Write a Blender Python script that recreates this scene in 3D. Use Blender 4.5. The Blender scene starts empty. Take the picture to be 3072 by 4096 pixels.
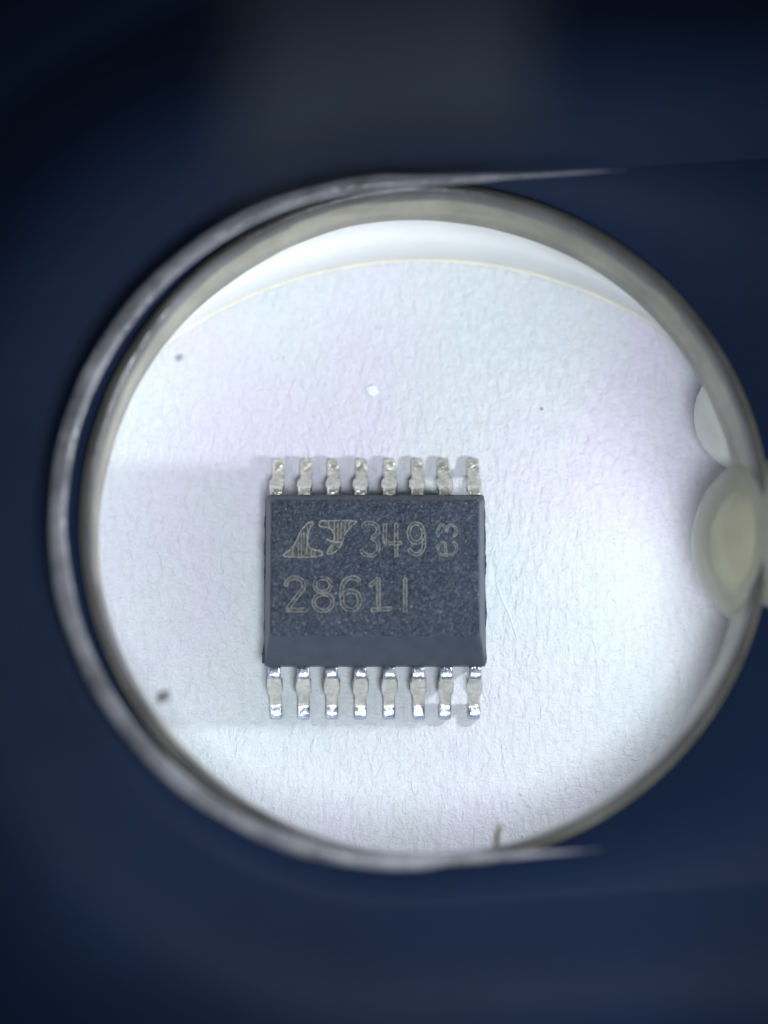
import bpy, bmesh, math, random
from mathutils import Vector, Matrix, noise

random.seed(7)
S = 0.001                       # everything below is written in millimetres
SC = bpy.context.scene
COL = SC.collection
R = math.radians

# ------------------------------------------------------------------ camera
D, TILT, FPX = 50.0, R(10.0), 8750.0          # distance mm, tilt, focal length in photo pixels
CAM = Vector((0, -D * math.sin(TILT), D * math.cos(TILT)))
FWD = -CAM.normalized(); RIGHT = Vector((1, 0, 0)); UP = RIGHT.cross(FWD)
cam = bpy.data.cameras.new("camera"); cam_o = bpy.data.objects.new("camera", cam); COL.objects.link(cam_o)
cam_o.location = CAM * S
cam_o.rotation_euler = (TILT, 0, 0)
cam.sensor_fit = 'VERTICAL'; cam.sensor_height = 36.0
cam.lens = 36.0 * FPX / 4096.0
cam.clip_start = 0.0005; cam.clip_end = 2.0
cam.dof.use_dof = True
cam.dof.focus_distance = (D - 1.0) * S
cam.dof.aperture_fstop = 32.0
cam.dof.aperture_blades = 0
SC.camera = cam_o

# ------------------------------------------------------------------ world, light, exposure
w = bpy.data.worlds.new("World"); SC.world = w; w.use_nodes = True
bg = w.node_tree.nodes["Background"]
bg.inputs[0].default_value = (0.55, 0.68, 1.0, 1); bg.inputs[1].default_value = 0.008

def area_lamp(name, loc, target, size, power, color, spread=math.pi):
    l = bpy.data.lights.new(name, 'AREA'); l.shape = 'DISK'; l.size = size * S; l.energy = power; l.color = color; l.spread = spread
    o = bpy.data.objects.new(name, l); COL.objects.link(o)
    o.location = Vector(loc) * S
    o.rotation_euler = (Vector(target) - Vector(loc)).to_track_quat('-Z', 'Y').to_euler()
    return o
area_lamp("fill_light", (4.0, -13.5, 41), (0.3, -1.2, 0), 10.5, 0.00140, (0.86, 0.94, 1.0), R(60))  # added unseen fill lamp, spread narrowed so the housing corners fall dark

SC.view_settings.view_transform = 'Standard'; SC.view_settings.look = 'None'
SC.view_settings.exposure = 0.0; SC.view_settings.gamma = 1.0
SC.view_settings.use_curve_mapping = False
SC.render.engine = 'CYCLES'
SC.cycles.use_denoising = True
SC.cycles.max_bounces = 10; SC.cycles.transparent_max_bounces = 16
SC.cycles.light_sampling_threshold = 0.0; SC.cycles.use_light_tree = False
SC.cycles.sample_clamp_indirect = 4.0
SC.cycles.caustics_reflective = False; SC.cycles.caustics_refractive = False

# ------------------------------------------------------------------ pixel -> place
def at(u, v, z=0.0):
    d = FWD * FPX + RIGHT * (u - 1536.0) + UP * (2048.0 - v)
    k = (z - CAM.z) / d.z
    return CAM + d * k
def pxmm(u, v, z):              # photo pixels per mm there
    return FPX / ((at(u, v, z) - CAM).dot(FWD))
def circ(u, v, r, z):           # (cx, cy, r, z) in mm of a circle seen in the photo
    a, b = at(u, v - r, z), at(u, v + r, z); l, q = at(u - r, v, z), at(u + r, v, z)
    return ((l.x + q.x) / 2, (a.y + b.y) / 2, ((q.x - l.x) + (a.y - b.y)) / 4, z)

# ------------------------------------------------------------------ materials
def new_mat(name):
    m = bpy.data.materials.new(name); m.use_nodes = True
    nt = m.node_tree; b = nt.nodes["Principled BSDF"]
    return m, nt, b
def N(nt, t, **kw):
    n = nt.nodes.new(t)
    for k, v in kw.items(): setattr(n, k, v)
    return n
def ramp(nt, stops):
    r = N(nt, 'ShaderNodeValToRGB'); e = r.color_ramp.elements
    while len(e) < len(stops): e.new(0.5)
    for el, (p, c) in zip(e, stops): el.position = p; el.color = (*c, 1) if len(c) == 3 else c
    return r
def obj_coords(nt, scale=(1, 1, 1), rot=(0, 0, 0)):
    tc = N(nt, 'ShaderNodeTexCoord'); mp = N(nt, 'ShaderNodeMapping')
    mp.inputs['Scale'].default_value = [s / S for s in scale]     # texture units become millimetres
    mp.inputs['Rotation'].default_value = rot
    nt.links.new(tc.outputs['Object'], mp.inputs['Vector']); return mp.outputs['Vector']
def tex_noise(nt, vec, scale, detail=4, rough=0.55, dist=0.0):
    n = N(nt, 'ShaderNodeTexNoise'); n.inputs['Scale'].default_value = scale
    n.inputs['Detail'].default_value = detail; n.inputs['Roughness'].default_value = rough
    n.inputs['Distortion'].default_value = dist
    nt.links.new(vec, n.inputs['Vector']); return n
def add_bump(nt, b, height, strength, dist_mm, prev=None):
    bp = N(nt, 'ShaderNodeBump'); bp.inputs['Strength'].default_value = strength
    bp.inputs['Distance'].default_value = dist_mm * S
    nt.links.new(height, bp.inputs['Height'])
    if prev: nt.links.new(prev, bp.inputs['Normal'])
    nt.links.new(bp.outputs['Normal'], b.inputs['Normal']); return bp.outputs['Normal']

def mat_paper():
    m, nt, b = new_mat("white paper")
    v = obj_coords(nt)
    tint = tex_noise(nt, obj_coords(nt, rot=(0, 0, R(140))), 0.16, 2, 0.5)
    rp = ramp(nt, [(0.36, (0.74, 0.80, 0.83)), (0.5, (0.78, 0.80, 0.84)), (0.64, (0.80, 0.76, 0.87))])  # lilac patches: coloured reflected light put into the paper's base colour
    nt.links.new(tint.outputs['Fac'], rp.inputs['Fac'])
    fine = tex_noise(nt, v, 7.0, 5, 0.6)
    r2 = ramp(nt, [(0.25, (0.93, 0.93, 0.93)), (0.6, (1, 1, 1))])
    nt.links.new(fine.outputs['Fac'], r2.inputs['Fac'])
    mx = N(nt, 'ShaderNodeMix', data_type='RGBA', blend_type='MULTIPLY'); mx.inputs['Factor'].default_value = 1
    nt.links.new(rp.outputs['Color'], mx.inputs['A']); nt.links.new(r2.outputs['Color'], mx.inputs['B'])
    nt.links.new(mx.outputs['Result'], b.inputs['Base Color'])
    b.inputs['Roughness'].default_value = 0.85
    b.inputs['Specular IOR Level'].default_value = 0.25
    f1 = tex_noise(nt, obj_coords(nt, (1.0, 0.45, 1), (0, 0, R(25))), 6.0, 5, 0.62, 0.8)
    n1 = add_bump(nt, b, f1.outputs['Fac'], 1.0, 0.06)
    f2 = tex_noise(nt, obj_coords(nt, (0.5, 1.0, 1), (0, 0, R(-30))), 14.0, 4, 0.6, 1.2)
    n2 = add_bump(nt, b, f2.outputs['Fac'], 1.0, 0.03, n1)
    f3 = tex_noise(nt, v, 1.1, 3, 0.5)
    add_bump(nt, b, f3.outputs['Fac'], 0.6, 0.09, n2)
    return m

def mat_epoxy():
    m, nt, b = new_mat("black moulding compound")
    v = obj_coords(nt)
    big = tex_noise(nt, v, 0.7, 3, 0.5)
    grain = tex_noise(nt, v, 13.0, 3, 0.6, 0.8)
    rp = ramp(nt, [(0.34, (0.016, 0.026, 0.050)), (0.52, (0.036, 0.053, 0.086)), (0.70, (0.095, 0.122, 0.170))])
    nt.links.new(grain.outputs['Fac'], rp.inputs['Fac'])
    sp = tex_noise(nt, v, 17.0, 1, 0.5)
    rs = ramp(nt, [(0.73, (0, 0, 0)), (0.77, (1, 1, 1))])
    nt.links.new(sp.outputs['Fac'], rs.inputs['Fac'])
    ms = N(nt, 'ShaderNodeMix', data_type='RGBA')
    nt.links.new(rs.outputs['Color'], ms.inputs['Factor']); nt.links.new(rp.outputs['Color'], ms.inputs['A'])
    ms.inputs['B'].default_value = (0.36, 0.39, 0.44, 1)
    nt.links.new(ms.outputs['Result'], b.inputs['Base Color'])
    b.inputs['Roughness'].default_value = 0.45
    b.inputs['Specular IOR Level'].default_value = 0.55
    st = ramp(nt, [(0.35, (0.35, 0.35, 0.35)), (0.62, (1, 1, 1))])
    nt.links.new(big.outputs['Fac'], st.inputs['Fac'])
    g1 = tex_noise(nt, v, 11.0, 3, 0.6, 1.0)
    mul = N(nt, 'ShaderNodeMath', operation='MULTIPLY')
    nt.links.new(g1.outputs['Fac'], mul.inputs[0]); nt.links.new(st.outputs['Color'], mul.inputs[1])
    add_bump(nt, b, mul.outputs[0], 1.0, 0.13)
    return m

def mat_epoxy_smooth():
    m, nt, b = new_mat("smooth moulded flank")
    v = obj_coords(nt)
    g = tex_noise(nt, v, 3.0, 4, 0.55)
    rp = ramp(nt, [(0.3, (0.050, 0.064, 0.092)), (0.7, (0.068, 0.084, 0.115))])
    nt.links.new(g.outputs['Fac'], rp.inputs['Fac']); nt.links.new(rp.outputs['Color'], b.inputs['Base Color'])
    b.inputs['Roughness'].default_value = 0.42
    f = tex_noise(nt, v, 20.0, 3, 0.6)
    add_bump(nt, b, f.outputs['Fac'], 0.4, 0.01)
    return m

def mat_mark(name, c0, c1, amount):
    m, nt, b = new_mat(name)
    v = obj_coords(nt)
    g = tex_noise(nt, v, 13.0, 4, 0.7)
    rp = ramp(nt, [(0.3, c0), (0.6, c1)])
    nt.links.new(g.outputs['Fac'], rp.inputs['Fac']); nt.links.new(rp.outputs['Color'], b.inputs['Base Color'])
    b.inputs['Roughness'].default_value = 0.7
    gap = tex_noise(nt, v, 9.0, 3, 0.7)
    r2 = ramp(nt, [(amount, (0, 0, 0)), (amount + 0.14, (1, 1, 1))])
    nt.links.new(gap.outputs['Fac'], r2.inputs['Fac']); nt.links.new(r2.outputs['Color'], b.inputs['Alpha'])
    add_bump(nt, b, g.outputs['Fac'], 1.0, 0.02)
    return m

def mat_tin(name, base, rough, metallic, streak):
    m, nt, b = new_mat(name)
    v = obj_coords(nt)
    g = tex_noise(nt, v, 5.0, 4, 0.6)
    rp = ramp(nt, [(0.3, tuple(c * 0.68 for c in base)), (0.65, base)])
    nt.links.new(g.outputs['Fac'], rp.inputs['Fac']); nt.links.new(rp.outputs['Color'], b.inputs['Base Color'])
    b.inputs['Metallic'].default_value = metallic
    b.inputs['Roughness'].default_value = rough
    f = tex_noise(nt, obj_coords(nt, (1, 0.15, 0.15) if streak else (1, 1, 1)), 22.0 if streak else 8.0, 3, 0.6, 0.4)
    add_bump(nt, b, f.outputs['Fac'], 1.0, 0.025 if streak else 0.05)
    return m

def mat_plastic(name, color, rough=0.3, clear=0.0, var=0.2, scale=0.8, bump=0.02, spec=0.5):
    m, nt, b = new_mat(name)
    v = obj_coords(nt)
    g = tex_noise(nt, v, scale, 4, 0.55)
    rp = ramp(nt, [(0.3, tuple(c * (1 - var) for c in color)), (0.7, tuple(min(1, c * (1 + var)) for c in color))])
    nt.links.new(g.outputs['Fac'], rp.inputs['Fac']); nt.links.new(rp.outputs['Color'], b.inputs['Base Color'])
    b.inputs['Roughness'].default_value = rough
    b.inputs['Specular IOR Level'].default_value = spec
    f = tex_noise(nt, v, 2.2, 4, 0.6)
    add_bump(nt, b, f.outputs['Fac'], 0.6, bump)
    if clear > 0:
        out = nt.nodes['Material Output']
        tr = N(nt, 'ShaderNodeBsdfTransparent'); mx = N(nt, 'ShaderNodeMixShader')
        mx.inputs['Fac'].default_value = 1 - clear
        nt.links.new(tr.outputs[0], mx.inputs[1]); nt.links.new(b.outputs[0], mx.inputs[2])
        nt.links.new(mx.outputs[0], out.inputs['Surface'])
    return m

M = dict(
    paper=mat_paper(), epoxy=mat_epoxy(), flank=mat_epoxy_smooth(),
    mark=mat_mark("laser mark line", (0.17, 0.173, 0.167), (0.36, 0.358, 0.335), 0.30),
    markfill=mat_mark("laser mark fill", (0.075, 0.08, 0.085), (0.15, 0.15, 0.142), 0.40),
    tin=mat_tin("matte tin plating", (0.88, 0.85, 0.765), 0.28, 0.72, False),
    tin_cut=mat_tin("bright cut tin", (0.66, 0.72, 0.86), 0.24, 0.92, True),
    skirt=mat_plastic("milky clear acrylic", (0.86, 0.87, 0.87), 0.35, 0.0, 0.03, 0.8, 0.02),
    edge=mat_plastic("yellowed acrylic edge", (0.82, 0.77, 0.62), 0.3, 0.0, 0.1),
    band=mat_plastic("cloudy beige acrylic", (0.33, 0.31, 0.245), 0.35, 0.0, 0.25, 0.9, 0.05),
    rim=mat_plastic("grey clear acrylic", (0.13, 0.125, 0.145), 0.16, 0.4, 0.5, 0.7, 0.05),
    bead=mat_plastic("frosted acrylic bead", (0.36, 0.35, 0.39), 0.14, 0.35, 0.55, 0.9, 0.12),
    navy=mat_plastic("dark navy housing", (0.0155, 0.030, 0.074), 0.6, 0.0, 0.2, 0.1, 0.02, 0.12),
    lit_patch=mat_plastic("grey blue lit patch", (0.030, 0.042, 0.066), 0.75, 0.0, 0.15, 0.2, 0.03, 0.3),  # lit tone of the housing put into the colour
    lens=mat_plastic("cloudy led epoxy", (0.60, 0.58, 0.49), 0.12, 0.45, 0.1, 0.6, 0.02),
    lens_far=mat_plastic("pale led epoxy", (0.72, 0.73, 0.69), 0.2, 0.12, 0.08, 0.6, 0.02),
    phosphor=mat_plastic("yellow led phosphor", (0.88, 0.83, 0.50), 0.6, 0.0, 0.15, 1.2, 0.03),
    cup=mat_plastic("dull led frame", (0.33, 0.32, 0.28), 0.4, 0.0, 0.2, 1.0, 0.03),
    dust=mat_plastic("grey dust", (0.24, 0.235, 0.24), 0.9, 0.0, 0.3, 6, 0.05),
    dust_pale=mat_plastic("pale dust", (0.52, 0.51, 0.50), 0.9, 0.0, 0.3, 6, 0.05),
    fibre=mat_plastic("brown lint", (0.34, 0.29, 0.24), 0.9, 0.0, 0.3, 6, 0.05),
    glare_crease=mat_plastic("white glare and crease", (0.88, 0.90, 0.92), 0.9, 0.0, 0.02, 6, 0.03),  # white shared by the painted glare spot and the crease line
)

# ------------------------------------------------------------------ builders
def mesh(name, verts, faces, mats, parent=None, base=(0, 0, 0), smooth=True, idx=None):
    """verts in mm, world; base = the thing's base in mm"""
    b0 = Vector(base)
    me = bpy.data.meshes.new(name)
    me.from_pydata([tuple((Vector(v) - b0) * S) for v in verts], [], faces)
    if not isinstance(mats, (list, tuple)): mats = [mats]
    for m in mats: me.materials.append(m)
    if idx:
        for p, i in zip(me.polygons, idx): p.material_index = i
    bm = bmesh.new(); bm.from_mesh(me); bmesh.ops.recalc_face_normals(bm, faces=bm.faces); bm.to_mesh(me); bm.free()
    if smooth:
        for p in me.polygons: p.use_smooth = True
    o = bpy.data.objects.new(name, me); COL.objects.link(o)
    if parent: o.parent = parent
    else: o.location = b0 * S
    return o
def thing(name, label, cat, base=(0, 0, 0), group=None):
    o = bpy.data.objects.new(name, None); COL.objects.link(o)
    o.empty_display_size = 0.001; o.location = Vector(base) * S
    return tag(o, label, cat, group)
def tag(o, label=None, cat=None, group=None, kind=None):
    for k, v in (('label', label), ('category', cat), ('group', group), ('kind', kind)):
        if v: o[k] = v
    return o
def loft(rings, closed=False, caps=False):
    """rings: lists of equally many points, each ring closed"""
    n = len(rings[0]); V = [p for r in rings for p in r]; F = []
    m = len(rings)
    for i in range(m if closed else m - 1):
        j = (i + 1) % m
        for k in range(n):
            q = (k + 1) % n
            F.append((i * n + k, i * n + q, j * n + q, j * n + k))
    if caps: F.append(tuple(range(n))[::-1]); F.append(tuple((m - 1) * n + k for k in range(n)))
    return V, F
def ring_pts(c, n=192, wob=0.0, seed=0):
    cx, cy, r, z = c; P = []
    for k in range(n):
        a = 2 * math.pi * k / n
        d = wob * noise.noise((math.cos(a) * 2.3 + seed, math.sin(a) * 2.3, seed * 1.7)) + \
            wob * 0.4 * noise.noise((math.cos(a) * 9 + seed, math.sin(a) * 9, seed * 2.1))
        P.append((cx + (r + d) * math.cos(a), cy + (r + d) * math.sin(a), z))
    return P
def sweep(path, radii, n=10, flat=1.0):
    """tube along a path with a radius per point"""
    V, F = [], []; m = len(path); P = [Vector(p) for p in path]
    for i in range(m):
        t = (P[min(i + 1, m - 1)] - P[max(i - 1, 0)]).normalized()
        s = t.cross(Vector((0, 0, 1)));
        if s.length < 1e-4: s = Vector((1, 0, 0))
        s.normalize(); up = s.cross(t).normalized()
        for k in range(n):
            a = 2 * math.pi * k / n
            V.append(P[i] + s * (math.cos(a) * radii[i]) + up * (math.sin(a) * radii[i] * flat))
    for i in range(m - 1):
        for k in range(n):
            q = (k + 1) % n
            F.append((i * n + k, i * n + q, (i + 1) * n + q, (i + 1) * n + k))
    F.append(tuple(range(n))[::-1]); F.append(tuple((m - 1) * n + k for k in range(n)))
    return V, F

# ------------------------------------------------------------------ the paper
def build_paper():
    n = 64; V, F = [], []
    for j in range(n + 1):
        for i in range(n + 1):
            V.append((-30 + 60 * i / n, -30 + 60 * j / n, 0.0))
    for j in range(n):
        for i in range(n):
            a = j * (n + 1) + i; F.append((a, a + 1, a + n + 2, a + n + 1))
    tag(mesh("paper", V, F, M['paper']), kind='structure')
build_paper()

# ------------------------------------------------------------------ clear viewing foot around the chip
A0 = circ(1700, 2790, 1750, 0.0); A0 = (A0[0], at(1700, 1040).y - A0[2], A0[2], 0.0)
B1 = circ(1684, 2150, 1276, 3.0)
B2 = circ(1702, 2104, 1318, 4.0)
C1 = circ(1700, 2100, 1388, 4.2)
def build_foot():
    base = (B1[0], B1[1], 0.0)
    t = thing("viewing_foot", "clear acrylic foot ring of the microscope standing on the white paper", "foot ring", base)
    A = (A0[0], A0[1], A0[2], 0.03)
    mid = tuple((a * 0.5 + b * 0.5) for a, b in zip(A, B1))
    V, F = loft([ring_pts(A), ring_pts((mid[0], mid[1], mid[2] + 0.05, mid[3])), ring_pts(B1, wob=0.03, seed=3),
                 ring_pts((B1[0], B1[1], B1[2] + 0.5, 3.0)), ring_pts((mid[0], mid[1], mid[2] + 0.8, mid[3])),
                 ring_pts((A[0], A[1], A[2] + 0.9, 0.03))], closed=True)
    mesh("skirt_wall", V, F, M['skirt'], t, base)
    n = 160; path = []
    for k in range(n + 1):
        a = R(20) + R(140) * k / n
        path.append((A[0] + (A[2] - 0.01) * math.cos(a), A[1] + (A[2] - 0.01) * math.sin(a), 0.05))
    V, F = sweep(path, [0.034 * min(1, 0.25 + 3 * min(k, n - k) / n) for k in range(n + 1)], 8)
    mesh("contact_edge", V, F, M['edge'], t, base)
    V, F = loft([ring_pts((B1[0], B1[1], B1[2], 3.02), wob=0.04, seed=3),
                 ring_pts(tuple((a + b) / 2 for a, b in zip(B1, B2)), wob=0.04, seed=5),
                 ring_pts(B2, wob=0.05, seed=8),
                 ring_pts((B2[0], B2[1], B2[2] + 0.08, 4.25)), ring_pts((B2[0], B2[1], B2[2] + 0.25, 4.2)), ring_pts((B2[0], B2[1], B2[2] + 0.3, 3.6)), ring_pts((B1[0], B1[1], B1[2] + 0.5, 3.02))], closed=True)
    mesh("inner_lip", V, F, M['band'], t, base)
    c = lambda f, z, s: ring_pts((B2[0] + (C1[0] - B2[0]) * f, B2[1] + (C1[1] - B2[1]) * f, B2[2] + (C1[2] - B2[2]) * f, z), wob=0.03, seed=s)
    V, F = loft([c(-0.05, 3.95, 8), c(0.12, 4.2, 9), c(0.24, 4.38, 10), c(0.5, 4.3, 10), c(0.8, 4.05, 11), c(1.0, 3.82, 12), c(1.0, 3.7, 12), c(0.1, 3.75, 8)], closed=True)
    mesh("outer_rim", V, F, M['rim'], t, base)
    return t
build_foot()

# ------------------------------------------------------------------ dark housing with its slot and bead
U0 = circ(1605, 2090, 1366, 5.2)
SL = R(3.4)
def stadium(cx, cy, r, z, reach, n=192, wob=0.0, seed=0):
    """left end round, arms running off to the right; sampled as one closed ring"""
    P = []; ax = Vector((math.cos(SL), math.sin(SL), 0)); ay = Vector((-math.sin(SL), math.cos(SL), 0))
    nh = n // 2
    for k in range(nh):                       # arc from top to bottom through the left
        a = math.pi / 2 + math.pi * k / (nh - 1)
        P.append(Vector((cx, cy, z)) + ax * (r * math.cos(a)) + ay * (r * math.sin(a)))
    m = n - nh
    for k in range(m):
        f = (k + 0.5) / m
        if f < 0.33: q = (reach * f / 0.33, -r)
        elif f < 0.67: q = (reach, -r + 2 * r * (f - 0.33) / 0.34)
        else: q = (reach * (1 - (f - 0.67) / 0.33), r)
        P.append(Vector((cx, cy, z)) + ax * q[0] + ay * q[1])
    return P
def build_housing():
    base = (C1[0], C1[1], 0.0)
    t = thing("microscope_housing", "dark navy plastic housing framing the round viewing window", "housing", base)
    L = circ(1605, 2110, 1600, 6.0)
    turn = lambda ring: ring[48:] + ring[:48]
    hole = turn(ring_pts((C1[0], C1[1], C1[2] - 0.12, 3.8))); edge = [tuple(p) for p in stadium(L[0], L[1], L[2] + 0.6, 3.8, 18)]
    half = [tuple(Vector(p).lerp(Vector(q), 0.5)) for p, q in zip(hole, edge)]
    V, F = loft([hole, half, edge, [(x, y, 3.3) for x, y, z in edge], [(x, y, 3.3) for x, y, z in hole]], closed=True)
    mesh("recess_floor", V, F, M['navy'], t, base)
    up = lambda ring, z: [(p[0], p[1], z) for p in ring]
    rings = []
    for d, z in ((-0.7, 3.73), (-0.4, 3.785), (0.1, 3.9), (0.6, 4.02), (1.1, 4.12), (1.7, 4.14), (2.4, 3.98), (3.2, 3.45), (4.2, 2.65), (5.2, 1.75), (6.3, 0.9)):
        rings.append(up(stadium(L[0], L[1], L[2] + d, 0, 19), z))
    outer = []
    for p in rings[-1]:
        q = Vector((p[0] - L[0], p[1] - L[1], 0)).normalized(); outer.append((p[0] + q.x * 6, p[1] + q.y * 6, 0.6))
    V, F = loft(rings + [outer, up(outer, 0.3), up(rings[-1], 0.3), up(rings[-4], 2.4), up(rings[1], 3.2)], closed=True)
    mesh("raised_ledge", V, F, M['navy'], t, base)
    # added lighter grey plate painting the lit patch; its front edge follows the slot
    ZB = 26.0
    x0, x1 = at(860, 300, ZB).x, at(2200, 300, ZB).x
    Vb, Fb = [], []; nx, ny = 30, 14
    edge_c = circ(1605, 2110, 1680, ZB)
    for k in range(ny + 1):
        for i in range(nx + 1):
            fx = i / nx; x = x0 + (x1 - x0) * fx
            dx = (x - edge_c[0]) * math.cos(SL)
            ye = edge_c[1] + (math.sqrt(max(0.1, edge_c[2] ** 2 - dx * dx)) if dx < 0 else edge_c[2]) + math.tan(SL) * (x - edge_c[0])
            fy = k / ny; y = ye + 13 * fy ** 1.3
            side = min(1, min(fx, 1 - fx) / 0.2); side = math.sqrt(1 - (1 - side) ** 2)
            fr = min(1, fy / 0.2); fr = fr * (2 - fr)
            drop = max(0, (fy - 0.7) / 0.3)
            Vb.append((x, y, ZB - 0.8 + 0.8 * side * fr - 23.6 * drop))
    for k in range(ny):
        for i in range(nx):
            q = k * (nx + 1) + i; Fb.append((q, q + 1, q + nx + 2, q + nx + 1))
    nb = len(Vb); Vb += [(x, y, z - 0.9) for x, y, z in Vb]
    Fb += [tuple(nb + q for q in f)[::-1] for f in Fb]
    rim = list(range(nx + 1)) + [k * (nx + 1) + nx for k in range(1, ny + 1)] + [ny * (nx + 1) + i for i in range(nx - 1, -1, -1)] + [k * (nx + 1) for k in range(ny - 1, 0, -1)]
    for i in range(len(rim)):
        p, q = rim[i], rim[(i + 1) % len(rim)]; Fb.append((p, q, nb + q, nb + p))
    mesh("lit_patch_plate", Vb, Fb, M['lit_patch'], t, base)
    # bead: round end, two arms fading off to the right
    ax = Vector((math.cos(SL), math.sin(SL), 0)); ay = Vector((-math.sin(SL), math.cos(SL), 0))
    c = Vector((U0[0], U0[1], 5.2)); r = U0[2]; path, rad, rad2 = [], [], []
    na, nr = 40, 160
    def arm(sign, f): return c + ax * ((5.2 if sign > 0 else 3.6) * f) + ay * (sign * r)
    seq = [(arm(1, 1 - k / na), 1 - k / na) for k in range(na)]
    for k in range(nr + 1):
        a = math.pi / 2 + math.pi * k / nr
        seq.append((c + ax * (r * math.cos(a)) + ay * (r * math.sin(a)), 0))
    seq += [(arm(-1, (k + 1) / na), (k + 1) / na) for k in range(na)]
    for i, (p, f) in enumerate(seq):
        wv = 0.02 * noise.noise((i * 0.11, 3.1, 0))
        path.append(p + Vector((wv, wv, 0))); rad.append((0.175 + 0.04 * noise.noise((i * 0.09, 0, 0))) * max(0.03, (1 - f) ** 1.15))
    V, F = sweep(path, rad, 14, 0.85)
    mesh("window_bead", V, F, M['bead'], t, base)
    return t
build_housing()

# ------------------------------------------------------------------ the two leds at the right of the window
def build_led(label, centre, r, axis, lens_mat, lit):
    ax = Vector(axis).normalized(); c = Vector(centre)
    base = c - ax * (r * 2.6)
    t = thing("led_lamp", label, "led", base, "leds reaching into the viewing window")
    s = ax.cross(Vector((0, 0, 1))).normalized(); u = s.cross(ax)
    def turned(prof, n=48):
        rings = []
        for d, rr in prof: rings.append([c + ax * d + s * (rr * math.cos(2 * math.pi * k / n)) + u * (rr * math.sin(2 * math.pi * k / n)) for k in range(n)])
        return loft(rings, caps=True)
    prof = [(-2.6 * r, r), (-1.2 * r, r), (0, r)] + [(r * math.sin(R(a)), r * math.cos(R(a))) for a in (10, 20, 30, 40, 50, 60, 70, 78, 85)]
    V, F = turned(prof); mesh("lens", V, F, lens_mat, t, base)
    V, F = turned([(-2.9 * r, 1.17 * r), (-2.85 * r, 1.2 * r), (-2.65 * r, 1.2 * r), (-2.6 * r, 1.17 * r)]); mesh("flange", V, F, lens_mat, t, base)
    V, F = turned([(-1.3 * r, 0.5 * r), (-0.9 * r, 0.55 * r), (-0.45 * r, 0.72 * r), (-0.4 * r, 0.6 * r)]); mesh("reflector_cup", V, F, M['cup'], t, base)
    V, F = turned([(-0.35 * r, 0.5 * r), (0.1 * r, 0.72 * r), (0.45 * r, 0.62 * r), (0.68 * r, 0.42 * r), (0.78 * r, 0.22 * r), (0.81 * r, 0.06 * r)]); mesh("phosphor", V, F, M['phosphor'], t, base)
    if lit:
        l = bpy.data.lights.new("led_light", 'SPOT'); l.energy = lit; l.spot_size = R(170); l.spot_blend = 0.7
        l.shadow_soft_size = 0.28 * S; l.color = (0.88, 0.94, 1.0)
        l.use_nodes = True; nt = l.node_tree           # the dome focuses the beam: a near-parallel beam hardly fades with distance
        fo = N(nt, 'ShaderNodeLightFalloff'); fo.inputs['Strength'].default_value = 1 / 0.0075 ** 2
        nt.links.new(fo.outputs['Constant'], nt.nodes['Emission'].inputs['Strength'])
        lo = bpy.data.objects.new("led_light", l); COL.objects.link(lo); lo.parent = t
        tip = c + (ax + Vector((0, 0, 0.45))).normalized() * (r + 0.12)
        lo.location = (tip - base) * S
        d = (Vector((0.8, -1.9, 0.0)) - tip)
        lo.rotation_euler = d.to_track_quat('-Z', 'Y').to_euler()
    return t
LZ = 2.6
pl = at(3153, 2173, LZ); rl = 386 / pxmm(3153, 2173, LZ)
build_led("cloudy led lens with yellow phosphor reaching in at the rim", pl, rl, (-1, -0.04, -0.12), M['lens'], 0.0021)
PU = (3008, 1663, 231)
pu = at(PU[0], PU[1], 1.9); ru = PU[2] / pxmm(PU[0], PU[1], 1.9)
build_led("pale smaller led lens tucked under the clear rim", pu, ru, (-1, -0.35, -0.05), M['lens_far'], 0)

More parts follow.
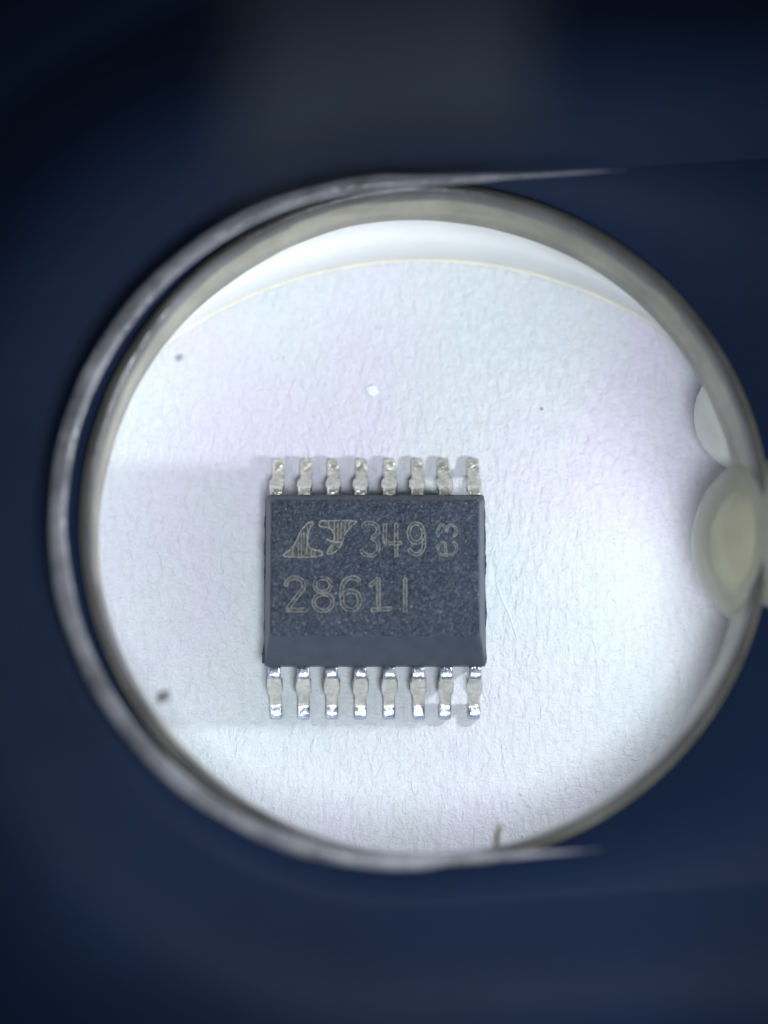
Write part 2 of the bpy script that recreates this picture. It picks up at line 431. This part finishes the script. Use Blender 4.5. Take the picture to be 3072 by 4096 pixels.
# ------------------------------------------------------------------ the chip
cp = at(1501, 2352, 0.1); CX, CY = cp.x, cp.y
def rrect(hx, hy0, hy1, z, rc, n=6):
    """rounded rectangle; hy0 = towards the chamfered side (negative y), hy1 = the other"""
    P = []
    for (sx, sy, a0) in ((1, 1, 0), (-1, 1, 90), (-1, -1, 180), (1, -1, 270)):
        cx, cy = sx * (hx - rc), ((hy1 - rc) if sy > 0 else (-hy0 + rc)) + 0.05
        for k in range(n + 1):
            a = R(a0 + 90 * k / n); P.append((CX + cx + rc * math.cos(a), CY + cy + rc * math.sin(a), z))
    return P
TOP = 1.58
def build_chip():
    base = (CX, CY, 0.0)
    t = thing("microchip", "black sixteen-lead microchip with laser-etched markings lying on white paper", "microchip", base)
    # body: lower half, parting plane, upper half with a chamfer on one long side
    rings = [rrect(2.30, 1.80, 1.80, 0.16, 0.10), rrect(2.34, 1.84, 1.84, 0.20, 0.10), rrect(2.455, 1.92, 1.955, 0.84, 0.06),
             rrect(2.445, 1.90, 1.94, 0.96, 0.07), rrect(2.43, 1.83, 1.90, 1.04, 0.08), rrect(2.315, 1.35, 1.73, TOP - 0.04, 0.12), rrect(2.285, 1.32, 1.705, TOP - 0.008, 0.12), rrect(2.255, 1.29, 1.675, TOP, 0.12)]
    V, F = loft(rings, caps=True)
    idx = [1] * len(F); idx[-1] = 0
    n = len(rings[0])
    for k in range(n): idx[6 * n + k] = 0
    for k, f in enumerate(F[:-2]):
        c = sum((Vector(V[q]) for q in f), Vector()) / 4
        if c.y - CY > 1.66 and abs(c.x - CX) < 2.38: idx[k] = 0  # unlit shade of the far flank put in as the darker material
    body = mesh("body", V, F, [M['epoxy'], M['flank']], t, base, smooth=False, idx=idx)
    # ragged flash along the parting plane, one strip on each short side
    for sx in (-1, 1):
        Vf, Ff = [], []; m = 70
        for k in range(m + 1):
            y = -1.80 + 3.70 * k / m
            o = 0.012 + 0.055 * max(0, noise.noise((y * 2.2, sx * 3.3, 0.4)) + 0.28 * noise.noise((y * 11, sx, 2)) + 0.12)
            if sx > 0: o *= 0.7
            xi, xo = CX + sx * 2.44, CX + sx * (2.452 + o)
            Vf += [(xi, CY + y, 0.84), (xo, CY + y, 0.865), (xo, CY + y, 0.915), (xi, CY + y, 0.94)]
        for k in range(m):
            for q in range(4):
                Ff.append((k * 4 + q, k * 4 + (q + 1) % 4, k * 4 + 4 + (q + 1) % 4, k * 4 + 4 + q))
        Ff.append((0, 1, 2, 3)); Ff.append((m * 4 + 3, m * 4 + 2, m * 4 + 1, m * 4))
        mesh("mould_flash", Vf, Ff, M['epoxy'], body, base, smooth=False)
    # leads
    for side in (1, -1):
        for i in range(8):
            x = (i - 3.5) * 0.635 + random.uniform(-0.012, 0.012)
            build_lead(t, base, CX + x, side, i)
    marks(body, base)
    return t

def build_lead(t, base, x0, side, i):
    rnd = random.Random(100 * side + i)
    th = 0.165
    j = lambda a: rnd.uniform(-a, a)
    # centre line (outward distance, height), half width
    st = [(1.86, 0.86, .125), (1.98, 0.86, .125), (2.05, 0.86, .125), (2.10, 0.855, .127), (2.15, 0.835, .13), (2.185, 0.80, .135), (2.21, 0.76, .160), (2.235, 0.72, .168),
          (2.29, 0.635, .170), (2.35, 0.545, .170), (2.40, 0.47, .168), (2.425, 0.43, .155), (2.455, 0.385, .128), (2.51, 0.305, .116), (2.565, 0.225, .118), (2.62, 0.16, .124),
          (2.67, 0.125, .128), (2.72, 0.108, .129), (2.78, 0.105, .130), (2.84, 0.102, .130), (2.90, 0.096, .128), (2.95, 0.084, .124), (2.99, 0.064, .118), (3.005, 0.05, .10)]
    nd = len(st)
    Vp = []; nseg = 12
    wl, wr = 1 + j(.25), 1 + j(.25)
    skew = j(0.025)
    for k, (d, z, hw) in enumerate(st):
        a = st[max(k - 1, 0)]; b = st[min(k + 1, nd - 1)]
        tx, tz = b[0] - a[0], b[1] - a[1]; L = math.hypot(tx, tz); nx, nz = -tz / L, tx / L
        ex = hw - 0.125
        lo, hi = -(0.136 + max(ex, 0) * wl + min(ex, 0)), (0.136 + max(ex, 0) * wr + min(ex, 0))
        h = th / 2 * (0.55 if k == nd - 1 else 1)
        sec = [(lo, -h * .6), (lo + .018, -h), (hi - .018, -h), (hi, -h * .6), (hi, h * .55), (hi - .02, h * .95), (hi - .06, h), (hi * .3, h * 1.03), (lo * .3, h * 1.03), (lo + .06, h), (lo + .02, h * .95), (lo, h * .55)]
        for (sx, sh) in sec:
            nn = 0.010 * noise.noise((x0 * 3 + sx * 9, d * 9, side * 5 + sh * 3)) * (1 if k > 4 else 0.2)
            dd = d + nx * (sh + nn); zz = z + nz * (sh + nn)
            Vp.append((x0 + sx + skew * max(0, d - 2.1) + 0.006 * noise.noise((d * 12, i * 3.1, side)), CY + side * dd * 0.982, max(zz, 0.003)))
    F, idx = [], []
    for k in range(nd - 1):
        for q in range(nseg):
            F.append((k * nseg + q, k * nseg + (q + 1) % nseg, (k + 1) * nseg + (q + 1) % nseg, (k + 1) * nseg + q))
            idx.append(1 if side < 0 and (k >= 17 or k < 4) else 0)
    F.append(tuple(range(nseg))[::-1]); idx.append(0)
    F.append(tuple((nd - 1) * nseg + q for q in range(nseg))); idx.append(1)
    mesh("lead", Vp, F, [M['tin'], M['tin_cut']], t, base, smooth=True, idx=idx)

# laser markings: characters traced as pairs of thin burnt lines over a faint fill
def ell(cx, cy, rx, ry, a0=0, a1=360, n=28):
    return [(cx + rx * math.cos(R(a0 + (a1 - a0) * k / n)), cy + ry * math.sin(R(a0 + (a1 - a0) * k / n))) for k in range(n + 1)]
def smooth_line(P, closed=False, n=5):
    if len(P) < 3: return [Vector(p) for p in P]
    Q = []; m = len(P)
    for i in range(m if closed else m - 1):
        g = lambda k: Vector(P[k % m]) if closed else Vector(P[max(0, min(m - 1, k))])
        p0, p1, p2, p3 = g(i - 1), g(i), g(i + 1), g(i + 2)
        for s in range(n):
            u = s / n
            Q.append(0.5 * ((2 * p1) + (p2 - p0) * u + (2 * p0 - 5 * p1 + 4 * p2 - p3) * u * u + (3 * p1 - p0 - 3 * p2 + p3) * u ** 3))
    if not closed: Q.append(Vector(P[-1]))
    return Q
def offset_line(P, d, closed=False):
    Q = []; m = len(P)
    for i in range(m):
        a = P[(i - 1) % m] if closed else P[max(i - 1, 0)]
        b = P[(i + 1) % m] if closed else P[min(i + 1, m - 1)]
        t = (b - a)
        if t.length < 1e-9: t = Vector((1, 0))
        t.normalize(); Q.append(P[i] + Vector((-t.y, t.x)) * d)
    return Q
def ribbon(V, F, P, hw, z, closed=False, jit=0.0, seed=0.0):
    P = [p + Vector((noise.noise((p.x * 14, p.y * 14, seed)), noise.noise((p.x * 14, p.y * 14, seed + 9)))) * jit for p in P]
    A = offset_line(P, hw, closed); B = offset_line(P, -hw, closed); m = len(P); o = len(V)
    for a, b in zip(A, B): V.append((a.x, a.y, z)); V.append((b.x, b.y, z))
    for i in range(m if closed else m - 1):
        k = (i + 1) % m; F.append((o + 2 * i, o + 2 * i + 1, o + 2 * k + 1, o + 2 * k))
def glyph(name, body, base, conv, strokes, hw_px, label=None):
    """strokes: (points, closed, smooth)"""
    V, F, idx = [], [], []; Vf, Ff = [], []
    sd = random.random() * 50
    for pts, closed, sm in strokes:
        P = [conv(p) for p in pts]
        k = (conv((100, 0)) - conv((0, 0))).length / 100; hw = hw_px * k
        if closed and (P[0] - P[-1]).length < 1e-4: P = P[:-1]
        P = smooth_line(P, closed, 5) if sm else densify(P)
        ribbon(V, F, P, hw, TOP + 0.004, closed, 0.0, sd); idx += [1] * (len(F) - len(idx))
        lw = 0.0082
        ribbon(V, F, offset_line(P, hw, closed), lw, TOP + 0.007, closed, 0.012, sd)
        ribbon(V, F, offset_line(P, -hw, closed), lw, TOP + 0.0085, closed, 0.012, sd)
        if not closed:
            for e in (0, -1):
                a = offset_line(P, hw)[e]; b = offset_line(P, -hw)[e]
                ribbon(V, F, [a, a.lerp(b, .5), b], lw, TOP + 0.0095, False, 0.006, sd)
        idx += [0] * (len(F) - len(idx))
    o = mesh(name, V, F, [M['mark'], M['markfill']], body, base, smooth=False, idx=idx)
    up_normals(o)
    if label: o['label'] = label
def up_normals(o):
    bm = bmesh.new(); bm.from_mesh(o.data)
    for f in bm.faces:
        if f.normal.z < 0: f.normal_flip()
    bm.to_mesh(o.data); bm.free()
def densify(P, step=0.04):
    Q = []
    for a, b in zip(P[:-1], P[1:]):
        n = max(1, int((b - a).length / step))
        for k in range(n): Q.append(a.lerp(b, k / n))
    Q.append(P[-1]); return Q
def shape(V, F, idx, pts, conv, sd):
    P = smooth_line([conv(p) for p in pts], True, 3)
    o = len(V); V += [(p.x, p.y, TOP + 0.004) for p in P]
    bm = bmesh.new(); vs = [bm.verts.new((p.x, p.y, 0)) for p in P]; f = bm.faces.new(vs)
    r = bmesh.ops.triangulate(bm, faces=[f]); bm.verts.index_update()
    for f in bm.faces: F.append(tuple(o + v.index for v in f.verts))
    bm.free(); idx += [1] * (len(F) - len(idx))
    ribbon(V, F, P, 0.014, TOP + 0.008, True, 0.012, sd); idx += [0] * (len(F) - len(idx))
def marks(body, base):
    def cv(u0, v0, k):
        def f(p):
            q = at(u0 + p[0] * k, v0 + p[1] * k, TOP); return Vector((q.x, q.y))
        return f
    c1, c2, c3 = cv(1110, 2060, 400 / 1659), cv(1410, 2060, 500 / 1659), cv(1110, 2270, 600 / 1659)
    # logo
    V, F, idx = [], [], []
    shape(V, F, idx, [(95, 665), (190, 595), (260, 520), (320, 420), (365, 310), (420, 220), (500, 140), (560, 118), (600, 140), (555, 190), (525, 250), (508, 330), (500, 420), (510, 500), (550, 560),
                      (620, 585), (700, 590), (745, 620), (730, 665), (660, 690), (500, 700), (300, 700), (150, 690)], c1, 1)
    shape(V, F, idx, [(690, 160), (720, 100), (950, 95), (1200, 95), (1310, 105), (1260, 160), (1170, 250), (1110, 340), (1085, 430), (1050, 510), (980, 590), (900, 645), (830, 650), (830, 610), (880, 530),
                      (930, 450), (940, 370), (920, 280), (860, 215), (780, 200), (710, 190)], c1, 2)
    for a, b in (((345, 430), (345, 680)), ((400, 290), (400, 690)), ((440, 260), (440, 520)), ((500, 190), (480, 640)), ((560, 590), (560, 690)), ((250, 560), (250, 690)),
                 ((940, 110), (945, 400)), ((1000, 110), (1000, 450)), ((1060, 120), (1050, 400)), ((1130, 110), (1110, 280)), ((860, 110), (850, 200)), ((940, 470), (880, 620)), ((620, 600), (610, 680)), ((1190, 110), (1180, 210))):
        ribbon(V, F, densify([c1(a), c1(b)]), 0.009, TOP + 0.0062, False, 0.012, 4)
    ribbon(V, F, densify([c1((815, 405)), c1((900, 440)), c1((1000, 452)), c1((1075, 450))]), 0.022, TOP + 0.0105, False, 0.006, 5)
    idx += [0] * (len(F) - len(idx))
    up_normals(mesh("logo", V, F, [M['mark'], M['markfill']], body, base, smooth=False, idx=idx))
    glyph("digit", body, base, c2, [([(130, 165), (160, 118), (230, 105), (300, 125), (335, 185), (318, 255), (245, 300)], False, True),
                                    ([(245, 300), (318, 348), (345, 420), (330, 490), (270, 530), (200, 535), (140, 505), (120, 460)], False, True)], 20)
    glyph("digit", body, base, c2, [([(430, 118), (430, 378)], False, False), ([(430, 375), (650, 375)], False, False), ([(580, 112), (580, 550)], False, False)], 21)
    glyph("digit", body, base, c2, [(ell(843, 240, 98, 128), True, False), ([(945, 250), (948, 400), (920, 480), (850, 522), (785, 500), (752, 450)], False, True)], 21)
    glyph("digit", body, base, c2, [([(1140, 290), (1128, 200), (1175, 135), (1230, 155), (1245, 235)], False, True), ([(1245, 235), (1268, 155), (1312, 130), (1362, 165), (1375, 230), (1345, 285)], False, True)], 13)
    glyph("letter", body, base, c2, [([(1240, 510), (1230, 370)], False, False), ([(1230, 370), (1180, 366), (1138, 410), (1134, 470), (1170, 518), (1250, 532), (1340, 512), (1380, 450), (1370, 390), (1325, 355)], False, True)], 13)
    glyph("digit", body, base, c3, [([(92, 205), (110, 150), (160, 117), (220, 120), (275, 152), (292, 205), (270, 255), (200, 340), (105, 465)], False, True), ([(95, 470), (320, 470)], False, False)], 20)
    glyph("digit", body, base, c3, [(ell(500, 195, 88, 78), True, False), (ell(505, 385, 104, 92), True, False)], 18)
    glyph("digit", body, base, c3, [([(910, 152), (860, 118), (790, 120), (732, 165), (710, 250), (708, 370)], False, True), (ell(810, 365, 100, 104), True, False)], 19)
    glyph("digit", body, base, c3, [([(1020, 205), (1112, 122)], False, False), ([(1115, 120), (1118, 465)], False, False), ([(1035, 467), (1260, 455)], False, False)], 18)
    glyph("letter", body, base, c3, [([(1412, 118), (1412, 490)], False, False)], 18)
build_chip()

# ------------------------------------------------------------------ dust, lint, painted glare and crease
def lump(name, label, cat, p, r, mat, flat=0.6, seed=1, group=None, stretch=1.0, rot=0):
    bm = bmesh.new(); bmesh.ops.create_icosphere(bm, subdivisions=3, radius=1)
    V = []; 
    for v in bm.verts:
        k = 1 + 0.45 * noise.noise(v.co * 1.6 + Vector((seed, 0, 0))) + 0.2 * noise.noise(v.co * 4 + Vector((seed, 0, 0)))
        q = v.co * k * r; x, y = q.x * stretch, q.y
        V.append((p[0] + x * math.cos(rot) - y * math.sin(rot), p[1] + x * math.sin(rot) + y * math.cos(rot), p[2] + (q.z + r * 0.8) * flat))
    F = [tuple(v.index for v in f.verts) for f in bm.faces]; bm.free()
    return tag(mesh(name, V, F, mat, base=p), label, cat, group)
def lint(name, label, cat, pts, r, mat, seed=0):
    P = smooth_line3(pts); m = len(P)
    rad = [r * (0.75 + 0.5 * abs(noise.noise((i * 0.4, seed, 0)))) * (0.5 if i in (0, m - 1) else 1) for i in range(m)]
    V, F = sweep(P, rad, 8); return tag(mesh(name, V, F, mat, base=pts[0]), label, cat)
def smooth_line3(P, n=6):
    Q = []; m = len(P)
    for i in range(m - 1):
        g = lambda k: Vector(P[max(0, min(m - 1, k))])
        p0, p1, p2, p3 = g(i - 1), g(i), g(i + 1), g(i + 2)
        for s in range(n):
            u = s / n
            Q.append(0.5 * ((2 * p1) + (p2 - p0) * u + (2 * p0 - 5 * p1 + 4 * p2 - p3) * u * u + (3 * p1 - p0 - 3 * p2 + p3) * u ** 3))
    Q.append(Vector(P[-1])); return Q
zl = 3.0
lint("lint_fibre", "short brown lint fibre sticking up from the bottom of the rim", "lint", [at(1982, 3425, zl), at(1985, 3365, zl), at(1992, 3325, zl + .2), at(2004, 3300, zl + .3)], 0.065, M['fibre'], 3)
lump("dust_clump", "dark grey dust clump clinging to the lower left rim", "dust", at(655, 2785, 4.4), 0.11, M['dust'], 0.6, 5, stretch=1.3, rot=0.6)
lump("dust_clump", "faint grey dust clump clinging to the upper left rim", "dust", at(718, 1432, 4.4), 0.055, M['dust_pale'], 0.5, 9, stretch=1.5, rot=0.4)
lump("dust_speck", "tiny dark dust speck alone on the paper above the chip", "dust", at(2167, 1637, 0), 0.03, M['dust'], 0.6, 4)
lump("paper_glare_spot", "bright white glare spot painted as a thin piece well above the chip", "glare", at(1487, 1562, 0), 0.12, M["glare_crease"], 0.06, 8, stretch=1.2)  # glare on the paper, its brightness put into a thin white piece
lint("paper_crease", "long pale line laid as a crease in the paper right of the chip", "fibre", [at(1985, 2330, .008), at(2010, 2400, .008), at(2045, 2480, .008), at(2070, 2560, .008)], 0.012, M['glare_crease'], 2)  # thin strand added in place of a faint scratch in the paper
